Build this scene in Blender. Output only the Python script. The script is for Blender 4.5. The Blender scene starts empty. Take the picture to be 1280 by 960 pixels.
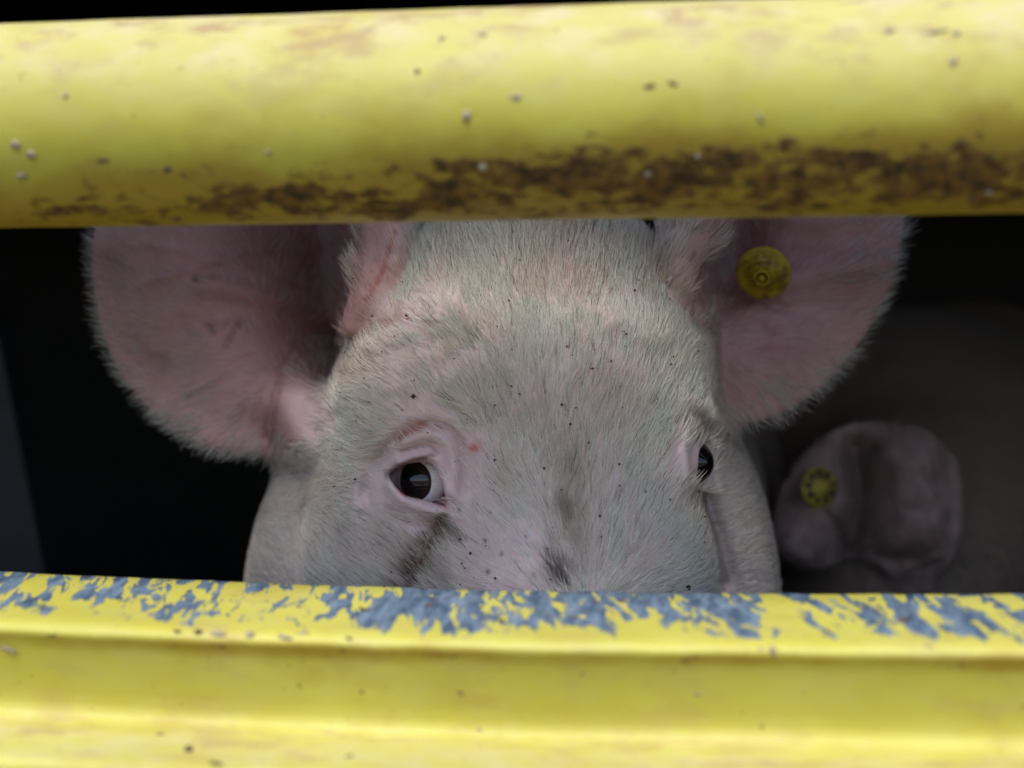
import bpy, math, random
import numpy as np
from mathutils import Vector, Matrix

random.seed(7)
RNG = np.random.default_rng(11)
SC = bpy.context.scene
COL = SC.collection
Z0 = 1.75                      # eye height of the camera above the ground
FLOOR = -0.62                  # trailer deck, relative to the camera height
KPX = 0.72 / 1280.0            # metres per photo pixel at one metre

# ------------------------------------------------------------------ camera, world, sun
cam_data = bpy.data.cameras.new("camera")
cam = bpy.data.objects.new("camera", cam_data)
COL.objects.link(cam)
cam.location = (0, 0, Z0)
cam.rotation_euler = (math.radians(90), 0, 0)
cam_data.lens = 50
cam_data.sensor_width = 36
cam_data.clip_start = 0.02
cam_data.clip_end = 3000
cam_data.dof.use_dof = True
cam_data.dof.focus_distance = 0.855
cam_data.dof.aperture_fstop = 3.0
SC.camera = cam

world = bpy.data.worlds.new("World")
SC.world = world
world.use_nodes = True
wt = world.node_tree
wt.nodes.clear()
w_out = wt.nodes.new("ShaderNodeOutputWorld")
w_bg = wt.nodes.new("ShaderNodeBackground")
w_sky = wt.nodes.new("ShaderNodeTexSky")
w_sky.sky_type = 'NISHITA'
w_sky.sun_disc = False
SUN_EL, SUN_AZ = math.radians(60), math.radians(200)
w_sky.sun_elevation = SUN_EL
w_sky.sun_rotation = SUN_AZ
w_sky.air_density = 1.0
w_sky.dust_density = 1.2
w_sky.ozone_density = 1.0
w_hsv = wt.nodes.new("ShaderNodeHueSaturation")      # overcast: the blue of the clear sky is muted
w_hsv.inputs['Saturation'].default_value = 0.95
wt.links.new(w_sky.outputs[0], w_hsv.inputs['Color'])
wt.links.new(w_hsv.outputs[0], w_bg.inputs['Color'])
w_bg.inputs['Strength'].default_value = 0.08
wt.links.new(w_bg.outputs[0], w_out.inputs['Surface'])

sun_data = bpy.data.lights.new("sun", 'SUN')
sun_data.energy = 1.5
sun_data.angle = math.radians(22)
sun_data.color = (1.0, 0.99, 0.97)
sun = bpy.data.objects.new("sun", sun_data)
COL.objects.link(sun)
sun_dir = Vector((math.sin(SUN_AZ) * math.cos(SUN_EL), math.cos(SUN_AZ) * math.cos(SUN_EL), math.sin(SUN_EL)))
sun.rotation_euler = (-sun_dir).to_track_quat('-Z', 'Y').to_euler()
sun.location = (0, -3, 6)

SC.view_settings.view_transform = 'Standard'
SC.view_settings.look = 'None'
SC.view_settings.exposure = 1.3
SC.view_settings.gamma = 1.0
SC.render.engine = 'CYCLES'
SC.cycles.use_denoising = True
SC.cycles.max_bounces = 6
SC.cycles.diffuse_bounces = 4
SC.cycles.caustics_reflective = False
SC.cycles.caustics_refractive = False


# ------------------------------------------------------------------ helpers
def tag(o, label=None, cat=None, kind=None, group=None):
    if label: o["label"] = label
    if cat: o["category"] = cat
    if kind: o["kind"] = kind
    if group: o["group"] = group
    return o


def X(px, d): return (px - 640.0) * KPX * d
def Zc(py, d): return (480.0 - py) * KPX * d
def W(px, py, d): return np.array([X(px, d), d, Zc(py, d)])


class Mat:
    """small node-graph helper"""
    def __init__(self, name):
        self.m = bpy.data.materials.new(name)
        self.m.use_nodes = True
        self.t = self.m.node_tree
        self.t.nodes.clear()
        self.out = self.t.nodes.new("ShaderNodeOutputMaterial")
        self.p = self.t.nodes.new("ShaderNodeBsdfPrincipled")
        self.t.links.new(self.p.outputs[0], self.out.inputs[0])

    def n(self, typ, ins=None, **kw):
        nd = self.t.nodes.new("ShaderNode" + typ)
        for k, v in kw.items():
            setattr(nd, k, v)
        for k, v in (ins or {}).items():
            self.set(nd.inputs[k], v)
        return nd

    def set(self, sock, v):
        if isinstance(v, bpy.types.NodeSocket):
            self.t.links.new(v, sock)
        else:
            sock.default_value = v

    def noise(self, vec, scale, detail=5, rough=0.6, dist=0.0):
        return self.n("TexNoise", {'Vector': vec, 'Scale': scale, 'Detail': detail, 'Roughness': rough, 'Distortion': dist}).outputs[0]

    def map(self, vec, scale=(1, 1, 1), rot=(0, 0, 0), loc=(0, 0, 0)):
        return self.n("Mapping", {'Vector': vec, 'Scale': scale, 'Rotation': rot, 'Location': loc}).outputs[0]

    def ramp(self, fac, lo, hi, a=0.0, b=1.0):
        return self.n("MapRange", {'Value': fac, 'From Min': lo, 'From Max': hi, 'To Min': a, 'To Max': b}, interpolation_type='SMOOTHSTEP').outputs[0]

    def math(self, op, a, b=0.0, c=0.0):
        nd = self.n("Math", operation=op)
        self.set(nd.inputs[0], a); self.set(nd.inputs[1], b); self.set(nd.inputs[2], c)
        return nd.outputs[0]

    def mix(self, fac, a, b, blend='MIX'):
        nd = self.n("Mix", data_type='RGBA', blend_type=blend)
        self.set(nd.inputs[0], fac); self.set(nd.inputs[6], a); self.set(nd.inputs[7], b)
        return nd.outputs[2]

    def bump(self, h, strength, dist):
        return self.n("Bump", {'Height': h, 'Strength': strength, 'Distance': dist}).outputs[0]

    def coord(self): return self.n("TexCoord").outputs['Object']
    def attr(self, name): return self.n("Attribute", attribute_name=name)


def mesh_obj(name, verts, faces, mat=None, parent=None, smooth=False, loc=None):
    me = bpy.data.meshes.new(name)
    me.from_pydata([tuple(v) for v in verts], [], [tuple(f) for f in faces])
    me.update()
    if smooth:
        me.shade_smooth()
    if mat: me.materials.append(mat)
    o = bpy.data.objects.new(name, me)
    COL.objects.link(o)
    if parent: o.parent = parent
    if loc is not None: o.location = loc
    return o


def fast_mesh(name, V, Q, mat):
    me = bpy.data.meshes.new(name)
    me.vertices.add(len(V)); me.vertices.foreach_set("co", V.astype(np.float32).ravel())
    me.loops.add(Q.size); me.loops.foreach_set("vertex_index", Q.astype(np.int32).ravel())
    me.polygons.add(len(Q))
    me.polygons.foreach_set("loop_start", np.arange(0, Q.size, 4, dtype=np.int32))
    me.polygons.foreach_set("loop_total", np.full(len(Q), 4, dtype=np.int32))
    me.update(calc_edges=True)
    me.shade_smooth()
    me.materials.append(mat)
    return me


def color_attr(me, name, C, domain='POINT'):
    a = me.attributes.new(name, 'FLOAT_COLOR', domain)
    if C.shape[1] == 3:
        C = np.concatenate([C, np.ones((len(C), 1))], 1)
    a.data.foreach_set("color", C.astype(np.float32).ravel())


def box_vf(x0, x1, y0, y1, z0, z1):
    v = [(x, y, z) for x in (x0, x1) for y in (y0, y1) for z in (z0, z1)]
    f = [(0, 1, 3, 2), (4, 6, 7, 5), (0, 4, 5, 1), (2, 3, 7, 6), (0, 2, 6, 4), (1, 5, 7, 3)]
    return v, f


def bevel(o, w, seg=2):
    m = o.modifiers.new("bevel", 'BEVEL'); m.width = w; m.segments = seg; m.limit_method = 'ANGLE'


# value noise on numpy points
def _hash(ix, iy, iz):
    h = (ix.astype(np.int64) * 374761393 + iy.astype(np.int64) * 668265263 + iz.astype(np.int64) * 2147483647) & 0xffffffff
    h = ((h ^ (h >> 13)) * 1274126177) & 0xffffffff
    return ((h ^ (h >> 16)) & 0xffff) / 65535.0


def vnoise(P, s, seed=0):
    Q = P * s + seed * 17.31
    I = np.floor(Q).astype(np.int64); F = Q - I; F = F * F * (3 - 2 * F)
    r = 0
    for dx in (0, 1):
        for dy in (0, 1):
            for dz in (0, 1):
                w = (F[:, 0] if dx else 1 - F[:, 0]) * (F[:, 1] if dy else 1 - F[:, 1]) * (F[:, 2] if dz else 1 - F[:, 2])
                r = r + w * _hash(I[:, 0] + dx, I[:, 1] + dy, I[:, 2] + dz)
    return r


def fbm(P, s, seed=0, octv=3):
    r = 0; a = 0.5
    for i in range(octv):
        r = r + a * vnoise(P, s * 2 ** i, seed + i); a *= 0.5
    return r / (1 - 0.5 ** octv)


def smin(a, b, k):
    h = np.maximum(k - np.abs(a - b), 0) / k
    return np.minimum(a, b) - h * h * k * 0.25


def smax(a, b, k): return -smin(-a, -b, k)


def ell(P, c, r):
    q = P - np.array(c, dtype=np.float32); r = np.array(r, dtype=np.float32)
    k0 = np.linalg.norm(q / r, axis=1); k1 = np.linalg.norm(q / (r * r), axis=1) + 1e-9
    return k0 * (k0 - 1) / k1


def cone(P, a, b, ra, rb):
    a = np.array(a, dtype=np.float32); b = np.array(b, dtype=np.float32)
    ab = b - a; t = np.clip(((P - a) @ ab) / (ab @ ab), 0, 1)
    return np.linalg.norm(P - a - t[:, None] * ab, axis=1) - (ra + (rb - ra) * t)


def seg_dist(U, pts):
    """distance of 2-D points to a polyline"""
    pts = np.array(pts, dtype=float)
    if len(pts) == 1:
        return np.hypot(U[:, 0] - pts[0, 0], U[:, 1] - pts[0, 1])
    d = np.full(len(U), 1e9)
    for a, b in zip(pts[:-1], pts[1:]):
        ab = b - a; t = np.clip(((U - a) @ ab) / (ab @ ab + 1e-12), 0, 1)
        d = np.minimum(d, np.hypot(*(U - a - t[:, None] * ab).T))
    return d


def poly_sdf(U, poly):
    poly = np.array(poly, dtype=float)
    d = seg_dist(U, np.vstack([poly, poly[:1]]))
    inside = np.zeros(len(U), bool)
    j = len(poly) - 1
    for i in range(len(poly)):
        xi, yi = poly[i]; xj, yj = poly[j]
        c = ((yi > U[:, 1]) != (yj > U[:, 1])) & (U[:, 0] < (xj - xi) * (U[:, 1] - yi) / (yj - yi + 1e-12) + xi)
        inside ^= c; j = i
    return np.where(inside, -d, d)


def chaikin(poly, n=2, closed=True):
    p = np.array(poly, dtype=float)
    for _ in range(n):
        q = np.roll(p, -1, 0)
        p = np.stack([0.75 * p + 0.25 * q, 0.25 * p + 0.75 * q], 1).reshape(-1, 2)
    return p


class Ear:
    """thin curved shell of skin: an outline in the ear's own plane and a depth relief"""
    def __init__(self, yref, outline, base_fn, bumps, thick=0.0028, step=2.0):
        self.y = yref; self.s = KPX * yref; self.t = thick
        o = chaikin(outline)
        self.lo = o.min(0) - 60; self.hi = o.max(0) + 60; self.step = step
        nx = int((self.hi[0] - self.lo[0]) / step) + 1; ny = int((self.hi[1] - self.lo[1]) / step) + 1
        gx = self.lo[0] + np.arange(nx) * step; gy = self.lo[1] + np.arange(ny) * step
        A, B = np.meshgrid(gx, gy, indexing='ij'); U = np.stack([A.ravel(), B.ravel()], 1)
        w = base_fn(U)
        for pts, sig, amp in bumps:
            w = w + amp * np.exp(-(seg_dist(U, pts) / sig) ** 2)
        self.w = w.reshape(nx, ny)
        g0, g1 = np.gradient(self.w, step * self.s)
        self.g = np.sqrt(1 + np.minimum(g0 ** 2 + g1 ** 2, 9))
        self.d2 = poly_sdf(U, o).reshape(nx, ny) * self.s
        self.n = (nx, ny)

    def look(self, P, arrs):
        u = (640 + P[:, 0] / self.s - self.lo[0]) / self.step
        v = (480 - P[:, 2] / self.s - self.lo[1]) / self.step
        over = np.maximum(np.maximum(-u, u - self.n[0] + 1.01), np.maximum(-v, v - self.n[1] + 1.01))
        over = np.maximum(over, 0) * self.step * self.s
        u = np.clip(u, 0, self.n[0] - 1.01); v = np.clip(v, 0, self.n[1] - 1.01)
        i = u.astype(int); j = v.astype(int); fu = u - i; fv = v - j
        r = [(a[i, j] * (1 - fu) * (1 - fv) + a[i + 1, j] * fu * (1 - fv) + a[i, j + 1] * (1 - fu) * fv + a[i + 1, j + 1] * fu * fv) for a in arrs]
        return r, over

    def sdf(self, P):
        (w, g, d2), over = self.look(P, (self.w, self.g, self.d2))
        edge = np.clip(-d2 / 0.02, 0, 1)
        t = self.t * (0.45 + 0.55 * edge)
        return smax(np.abs(P[:, 1] - w) / g - t, d2 + over, 0.005)


def surface_nets(f, xs, ys, zs, B=8):
    nx, ny, nz = len(xs), len(ys), len(zs)
    D = np.empty((nx, ny, nz), np.float32)
    ix = np.arange(0, nx, B); iy = np.arange(0, ny, B); iz = np.arange(0, nz, B)
    for a in ix:
        sx = slice(a, min(a + B, nx)); cx = xs[sx]
        b0 = np.array([ys[b:b + B].mean() for b in iy]); hb = np.array([ys[min(b + B, ny) - 1] - ys[b] for b in iy])
        c0 = np.array([zs[c:c + B].mean() for c in iz]); hc = np.array([zs[min(c + B, nz) - 1] - zs[c] for c in iz])
        YY, ZZ = np.meshgrid(b0, c0, indexing='ij'); HB, HC = np.meshgrid(hb, hc, indexing='ij')
        P = np.stack([np.full(YY.size, cx.mean()), YY.ravel(), ZZ.ravel()], 1).astype(np.float32)
        v = f(P); rad = 0.5 * np.sqrt((cx[-1] - cx[0]) ** 2 + HB.ravel() ** 2 + HC.ravel() ** 2) * 1.35 + 0.004
        act = np.abs(v) < rad
        k = 0
        pend = []
        for bi, b in enumerate(iy):
            for ci, c in enumerate(iz):
                sy = slice(b, min(b + B, ny)); sz = slice(c, min(c + B, nz))
                if act[k]: pend.append((sy, sz))
                else: D[sx, sy, sz] = v[k]
                k += 1
        if pend:
            pts = []
            for sy, sz in pend:
                g = np.stack(np.meshgrid(cx, ys[sy], zs[sz], indexing='ij'), -1).reshape(-1, 3)
                pts.append(g)
            n = [len(p) for p in pts]
            vals = f(np.concatenate(pts).astype(np.float32)); o = 0
            for (sy, sz), m in zip(pend, n):
                D[sx, sy, sz] = vals[o:o + m].reshape(len(cx), sy.stop - sy.start, sz.stop - sz.start); o += m
    S = D < 0
    cnt = np.zeros((nx - 1, ny - 1, nz - 1), np.uint8)
    for dx in (0, 1):
        for dy in (0, 1):
            for dz in (0, 1):
                cnt += S[dx:nx - 1 + dx, dy:ny - 1 + dy, dz:nz - 1 + dz]
    I, J, K = np.nonzero((cnt > 0) & (cnt < 8))
    lin = (I * (ny - 1) + J) * (nz - 1) + K
    cor = {}
    for dx in (0, 1):
        for dy in (0, 1):
            for dz in (0, 1):
                cor[dx, dy, dz] = D[I + dx, J + dy, K + dz].astype(np.float64)
    acc = np.zeros((len(I), 3)); num = np.zeros(len(I))
    keys = list(cor)
    for k1 in keys:
        for ax in range(3):
            if k1[ax] == 0:
                k2 = list(k1); k2[ax] = 1; k2 = tuple(k2)
                a, b = cor[k1], cor[k2]; m = (a < 0) != (b < 0)
                t = np.where(m, a / np.where(a - b == 0, 1, a - b), 0)
                p = np.array(k1, float)[None] + np.zeros((len(I), 3)); p[:, ax] = t
                acc[m] += p[m]; num[m] += 1
    loc = acc / num[:, None]
    V = np.stack([xs[I] + loc[:, 0] * (xs[I + 1] - xs[I]), ys[J] + loc[:, 1] * (ys[J + 1] - ys[J]), zs[K] + loc[:, 2] * (zs[K + 1] - zs[K])], 1)
    Q = []
    def cid(i, j, k): return np.searchsorted(lin, (i * (ny - 1) + j) * (nz - 1) + k)
    for ax in range(3):
        a = S[:-1] if ax == 0 else S[:, :-1] if ax == 1 else S[:, :, :-1]
        b = S[1:] if ax == 0 else S[:, 1:] if ax == 1 else S[:, :, 1:]
        i, j, k = np.nonzero(a != b)
        s = a[i, j, k]
        if ax == 0:
            m = (j > 0) & (k > 0) & (j < ny - 1) & (k < nz - 1); i, j, k, s = i[m], j[m], k[m], s[m]
            q = np.stack([cid(i, j - 1, k - 1), cid(i, j, k - 1), cid(i, j, k), cid(i, j - 1, k)], 1)
        elif ax == 1:
            m = (i > 0) & (k > 0) & (i < nx - 1) & (k < nz - 1); i, j, k, s = i[m], j[m], k[m], s[m]
            q = np.stack([cid(i - 1, j, k - 1), cid(i - 1, j, k), cid(i, j, k), cid(i, j, k - 1)], 1)
        else:
            m = (i > 0) & (j > 0) & (i < nx - 1) & (j < ny - 1); i, j, k, s = i[m], j[m], k[m], s[m]
            q = np.stack([cid(i - 1, j - 1, k), cid(i, j - 1, k), cid(i, j, k), cid(i - 1, j, k)], 1)
        q[~s] = q[~s][:, ::-1]
        Q.append(q)
    return V, np.concatenate(Q)


def axis(segs):
    out = [segs[0][0]]
    for lo, hi, h in segs:
        n = max(1, int(round((hi - lo) / h)))
        out += list(np.linspace(lo, hi, n + 1)[1:])
    return np.array(out)


def grad_normals(f, P, h=0.0008):
    g = np.stack([f(P + np.eye(3)[a] * h) - f(P - np.eye(3)[a] * h) for a in range(3)], 1)
    return g / (np.linalg.norm(g, axis=1, keepdims=True) + 1e-9)


# ------------------------------------------------------------------ materials
def paint_material(name, kind):
    M = Mat(name)
    co = M.coord()
    yellow = M.mix(M.ramp(M.noise(co, 9, 4), .35, .7), (0.48, 0.43, 0.034, 1), (0.55, 0.505, 0.06, 1))
    a = M.attr("wear")
    sep = M.n("SeparateColor", {'Color': a.outputs['Color']})
    grime, dust, peel = sep.outputs[0], sep.outputs[1], sep.outputs[2]
    # pale film of dried dust
    dn = M.ramp(M.noise(M.map(co, (1, 1.5, 1.8)), 38, 6, .62), .38, .72)
    col = M.mix(M.math('MULTIPLY', dust, M.math('ADD', .45, M.math('MULTIPLY', dn, .55))), yellow, (0.58, 0.50, 0.31, 1))
    dn2 = M.ramp(M.noise(M.map(co, (.5, 1, 1), loc=(3, 1, 2)), 48, 6, .68), .50, .64)
    col = M.mix(M.math('MULTIPLY', M.math('MULTIPLY', dust, dn2), .85), col, (0.38, 0.25, 0.13, 1))
    # brown caked grime
    gn = M.noise(M.map(co, (.55, 1, 1.15)), 42, 7, .62, .6)
    gm = M.ramp(M.math('ADD', M.math('ADD', M.math('MULTIPLY', gn, 1.5), M.math('MULTIPLY', M.noise(M.map(co, (.7, 1, 1)), 150, 4, .65), 1.1)), grime), 1.80, 2.06)
    gs = M.ramp(M.math('ADD', M.noise(M.map(co, (.5, 1, .6)), 30, 5, .62), grime), .62, 1.05)
    col = M.mix(M.math('MULTIPLY', gs, .75), col, (0.33, 0.175, 0.013, 1))
    gcol = M.mix(M.ramp(M.noise(co, 120, 4), .35, .65), (0.038, 0.020, 0.007, 1), (0.20, 0.10, 0.018, 1))
    col = M.mix(gm, col, gcol)
    # fine specks
    sp = M.ramp(M.noise(co, 210, 2, .5), .70, .76)
    col = M.mix(M.math('MULTIPLY', sp, .55), col, (0.16, 0.09, 0.03, 1))
    # peeled paint showing the old blue-grey coat
    pc = M.map(M.map(M.map(co, (1, .36, 1)), rot=(0, 0, math.radians(52))), (.7, 1.3, 1))
    pn = M.math('ADD', M.math('ADD', M.math('MULTIPLY', M.noise(pc, 82, 5, .6, .8), 2.2), M.math('MULTIPLY', M.noise(pc, 170, 4, .6), .6)), -.90)
    pm = M.ramp(M.math('ADD', pn, peel), 1.0, 1.02)
    bl = M.mix(M.ramp(M.noise(M.map(co, (1, .22, 1)), 170, 5, .7), .32, .70), (0.042, 0.075, 0.125, 1), (0.18, 0.245, 0.32, 1))
    bl = M.mix(M.ramp(M.noise(co, 75, 4, .6), .62, .72), bl, (0.06, 0.045, 0.035, 1))
    col = M.mix(pm, col, bl)
    rs = M.ramp(M.math('ADD', M.noise(co, 130, 4, .6), M.math('MULTIPLY', peel, .30)), .82, .90)
    col = M.mix(M.math('MULTIPLY', rs, .85), col, (0.13, 0.05, 0.025, 1))
    M.set(M.p.inputs['Base Color'], col)
    M.set(M.p.inputs['Roughness'], M.math('ADD', .42, M.math('MULTIPLY', M.math('MAXIMUM', gm, dust), .35)))
    M.set(M.p.inputs['Specular IOR Level'], .4)
    h = M.math('ADD', M.math('MULTIPLY', pm, -.9), M.math('ADD', M.math('MULTIPLY', gm, 1.0), M.math('MULTIPLY', M.noise(co, 160, 4), .35)))
    M.set(M.p.inputs['Normal'], M.bump(h, .55, .0008))
    return M.m


MAT_PAINT = paint_material("chipped_yellow_paint", 0)


def plain(name, col, rough=.6, metal=0.0, var=.35, scale=14, bump=.3):
    M = Mat(name); co = M.coord()
    n = M.noise(co, scale, 6, .62)
    c2 = tuple(c * (1 - var) for c in col) + (1,)
    M.set(M.p.inputs['Base Color'], M.mix(M.ramp(n, .3, .7), tuple(col) + (1,), c2))
    M.set(M.p.inputs['Roughness'], rough); M.set(M.p.inputs['Metallic'], metal)
    M.set(M.p.inputs['Normal'], M.bump(M.noise(co, scale * 9, 4), bump, .002))
    return M.m


MAT_DARK = plain("dark_grimy_panel", (0.018, 0.017, 0.018), .8)
MAT_PANEL = plain("blue_grey_panel", (0.022, 0.024, 0.029), .75)
MAT_DECK = plain("wet_dirty_deck", (0.045, 0.032, 0.022), .7)
MAT_GROUND = plain("concrete_yard", (0.14, 0.137, 0.13), .9, scale=1.5)
MAT_CRUMB_PALE = plain("dry_pale_crumb", (0.46, 0.38, 0.25), .9, scale=300)
MAT_CRUMB_BROWN = plain("brown_dirt_crumb", (0.14, 0.085, 0.05), .9, scale=300)
MAT_CRUMB_DARK = plain("dark_dirt_speck", (0.07, 0.045, 0.03), .9, scale=300)
MAT_STRAW = plain("straw", (0.55, 0.43, 0.22), .7, scale=200)


def skin_material(name, sub=.22):
    M = Mat(name); co = M.coord()
    tint = M.attr("tint").outputs['Color']
    n1 = M.ramp(M.noise(co, 90, 5, .6), .3, .75)
    col = M.mix(M.math('MULTIPLY', n1, .30), tint, M.mix(1.0, tint, (0.80, 0.62, 0.62, 1), 'MULTIPLY'))
    n2 = M.ramp(M.noise(co, 420, 3, .6), .60, .70)
    col = M.mix(M.math('MULTIPLY', n2, .22), col, (0.30, 0.17, 0.14, 1))
    sp = M.ramp(M.noise(M.map(co, loc=(5, 2, 1)), 230, 1.5, .5), .745, .775)
    col = M.mix(M.math('MULTIPLY', sp, .8), col, (0.09, 0.05, 0.03, 1))
    M.set(M.p.inputs['Base Color'], col)
    M.set(M.p.inputs['Roughness'], .55)
    M.set(M.p.inputs['Subsurface Weight'], sub)
    M.p.inputs['Subsurface Radius'].default_value = (1.0, .38, .28)
    M.p.inputs['Subsurface Scale'].default_value = .004
    h = M.math('ADD', M.noise(co, 330, 4, .6), M.math('MULTIPLY', M.noise(M.map(co, (1, 1, .45)), 150, 3, .6), .8))
    M.set(M.p.inputs['Normal'], M.bump(h, .45, .0009))
    return M.m


MAT_SKIN = skin_material("pig_skin")

MH = Mat("pale_bristle")
MH.set(MH.p.inputs['Base Color'], MH.attr("tint").outputs['Color'])
MH.set(MH.p.inputs['Roughness'], .42)
MH.set(MH.p.inputs['Specular IOR Level'], .35)
MAT_HAIR = MH.m

ME = Mat("wet_dark_eye")
eo = ME.n("SeparateXYZ", {'Vector': ME.coord()}).outputs
eco = ME.coord()
iris = ME.ramp(ME.math('ADD', eo[2], ME.math('MULTIPLY', ME.noise(eco, 2.5, 3), .03)), .575, .622)
pup = ME.ramp(eo[2], .80, .84)
vein = ME.ramp(ME.noise(ME.map(eco, (1, 1, .4)), 5, 6, .7, 1.5), .48, .62)
scl = ME.mix(ME.math('MULTIPLY', vein, .35), (0.90, 0.92, 0.95, 1), (0.66, 0.40, 0.42, 1))
irc = ME.mix(pup, (0.022, 0.013, 0.009, 1), (0.004, 0.004, 0.005, 1))
ME.set(ME.p.inputs['Base Color'], ME.mix(iris, scl, irc))
ME.set(ME.p.inputs['Roughness'], .06)
ME.set(ME.p.inputs['Coat Weight'], 0.0); ME.set(ME.p.inputs['Coat Roughness'], .02)
MAT_EYE = ME.m

MT = Mat("yellow_tag_plastic"); tco = MT.coord()
MT.set(MT.p.inputs['Base Color'], MT.mix(MT.ramp(MT.noise(tco, 110, 6, .7), .42, .68), (0.44, 0.32, 0.012, 1), (0.15, 0.08, 0.012, 1)))
MT.set(MT.p.inputs['Roughness'], .45)
MAT_TAG = MT.m
MAT_TAG_DARK = plain("dark_tag_print", (0.05, 0.035, 0.01), .6)

# ------------------------------------------------------------------ setting: ground
v = [(-1500, -1500, 0), (1500, -1500, 0), (1500, 1500, 0), (-1500, 1500, 0)]
tag(mesh_obj("ground", v, [(0, 1, 2, 3)], MAT_GROUND), kind="structure")

# ------------------------------------------------------------------ livestock trailer
YAW = math.radians(-7)
trailer = bpy.data.objects.new("livestock_trailer", None)
COL.objects.link(trailer)
trailer.rotation_euler = (0, 0, YAW)
tag(trailer, "yellow railed livestock trailer with dark interior and chipped paint", "trailer")


def tpart(name, v, f, mat, smooth=False, parent=None, bev=0):
    o = mesh_obj(name, v, f, mat, parent or trailer, smooth, (0, 0, Z0) if parent is None else (0, 0, 0))
    if bev: bevel(o, bev)
    return o


def blobs(U, lst):
    r = np.zeros(len(U))
    for cx, cy, sx, sy, a in lst:
        r = r + a * np.exp(-((U[:, 0] - cx) / sx) ** 2 - ((U[:, 1] - cy) / sy) ** 2)
    return r


FR = 1.085
XS = np.concatenate([np.linspace(-2.4, -.5, 40)[:-1], np.linspace(-.5, .5, 640), np.linspace(.5, 2.4, 40)[1:]])
PX = 640 + XS / (KPX * .60 * FR)          # where along the bar, in photo pixels, used only to place the stains


def tube(name, yc, zc, R, stained=True):
    n = 96
    th = np.linspace(0, 2 * math.pi, n, endpoint=False)      # 0 = front (-y), pi/2 = top
    Xg, Tg = np.meshgrid(XS, th, indexing='ij')
    P = np.stack([Xg, yc - R * np.cos(Tg), zc + R * np.sin(Tg)], -1).reshape(-1, 3)
    dent = (fbm(P, 9, 5) - .5) * .0012 + (fbm(P, 60, 8) - .5) * .0004
    P[:, 1] -= dent * np.cos(Tg.ravel()); P[:, 2] += dent * np.sin(Tg.ravel())
    m = len(XS)
    i, j = np.meshgrid(np.arange(m - 1), np.arange(n), indexing='ij'); j2 = (j + 1) % n
    Q = np.stack([i * n + j, (i + 1) * n + j, (i + 1) * n + j2, i * n + j2], -1).reshape(-1, 4)
    me = fast_mesh(name, P, Q, MAT_PAINT)
    deg = np.degrees((Tg.ravel() + math.pi) % (2 * math.pi) - math.pi)      # -90 = bottom
    pxg = np.repeat(PX, n)
    U = np.stack([pxg, deg], 1)
    band = np.exp(-((deg + 62) / 31.0) ** 2)
    deg0 = deg; deg = deg + 18
    base = .14 + .46 * band
    g = base + blobs(U, [(760, -42, 430, 20, .16), (800, -36, 330, 17, .14), (480, -44, 75, 11, .20), (980, -40, 150, 13, .16), (630, -33, 70, 9, .12), (1150, -30, 60, 12, .10), (310, -42, 70, 16, .12), (60, -50, 90, 18, .14), (160, -50, 60, 12, .10),
                         (520, -51, 60, 4, .10), (1240, -45, 90, 12, .10), (310, -70, 70, 8, .22), (1000, -70, 260, 7, .12)])
    g -= blobs(U, [(690, -58, 90, 5, .10), (170, -30, 120, 18, .10), (560, -40, 34, 8, .08)])
    d = np.clip((deg0 + 14) / 60, 0, 1) * .72 * np.clip((140 - deg0) / 40, 0, 1) + .12
    U = np.stack([pxg, deg0], 1)
    d += blobs(U, [(1200, 40, 260, 22, .35), (120, 40, 200, 20, .25), (520, 52, 220, 7, .30)])
    p = -.08 + blobs(U, [(560, 96, 900, 12, .42)])
    deg = deg0
    color_attr(me, "wear", np.stack([g, np.clip(d, 0, 1), p], 1))
    o = bpy.data.objects.new(name, me); COL.objects.link(o); o.parent = trailer; o.location = (0, 0, Z0)
    return o


UP_Y, UP_Z, UP_R = 0.645 * FR, 0.1228 * FR, 0.048 * FR
rail_up = tube("tubular_rail", UP_Y, UP_Z, UP_R)
tag(rail_up, "thick yellow tube across the top of the opening with brown grime along its underside")

# pressed lower ledge rail: profile in (depth, height), swept along x
def bow(x):
    xc = np.clip(x, -.5, .5)
    return .048 * xc ** 2 + .006 * xc


prof = [(.700, -.130), (.700, -.1035), (.6985, -.1022), (.6965, -.1015), (.680, -.1036), (.664, -.1057), (.648, -.1078), (.634, -.1096),
        (.6225, -.1111), (.6185, -.1124), (.6165, -.1144), (.6158, -.1165), (.6175, -.1185), (.6195, -.1205), (.6225, -.129), (.6250, -.1365), (.6275, -.144), (.6292, -.1500),
        (.6290, -.1545), (.6250, -.1575), (.610, -.1590), (.590, -.1600), (.5770, -.1608), (.5735, -.1620), (.5722, -.165), (.5722, -.176), (.5722, -.260), (.580, -.262), (.690, -.262), (.700, -.255)]
PR = []
for a, b in zip(prof, prof[1:] + prof[:1]):
    L = math.dist(a, b); k = max(1, int(L / .004))
    for q in range(k):
        PR.append((a[0] + (b[0] - a[0]) * q / k, a[1] + (b[1] - a[1]) * q / k))
PR = np.array(PR); n = len(PR); m = len(XS)
P = np.stack([np.repeat(XS, n), np.tile(PR[:, 0], m), np.tile(PR[:, 1], m) + np.repeat(bow(XS), n)], 1)
P[:, 2] += (fbm(P, 14, 3) - .5) * .0022 + (fbm(P * np.array([1, .6, 1]), 90, 4) - .5) * .0007
P[:, 1] += (fbm(P, 12, 9) - .5) * .0016
i, j = np.meshgrid(np.arange(m - 1), np.arange(n), indexing='ij'); j2 = (j + 1) % n
Q = np.stack([i * n + j, i * n + j2, (i + 1) * n + j2, (i + 1) * n + j], -1).reshape(-1, 4)
P[:, 1:] *= FR
me = fast_mesh("ledge_rail", P, Q, MAT_PAINT)
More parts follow.
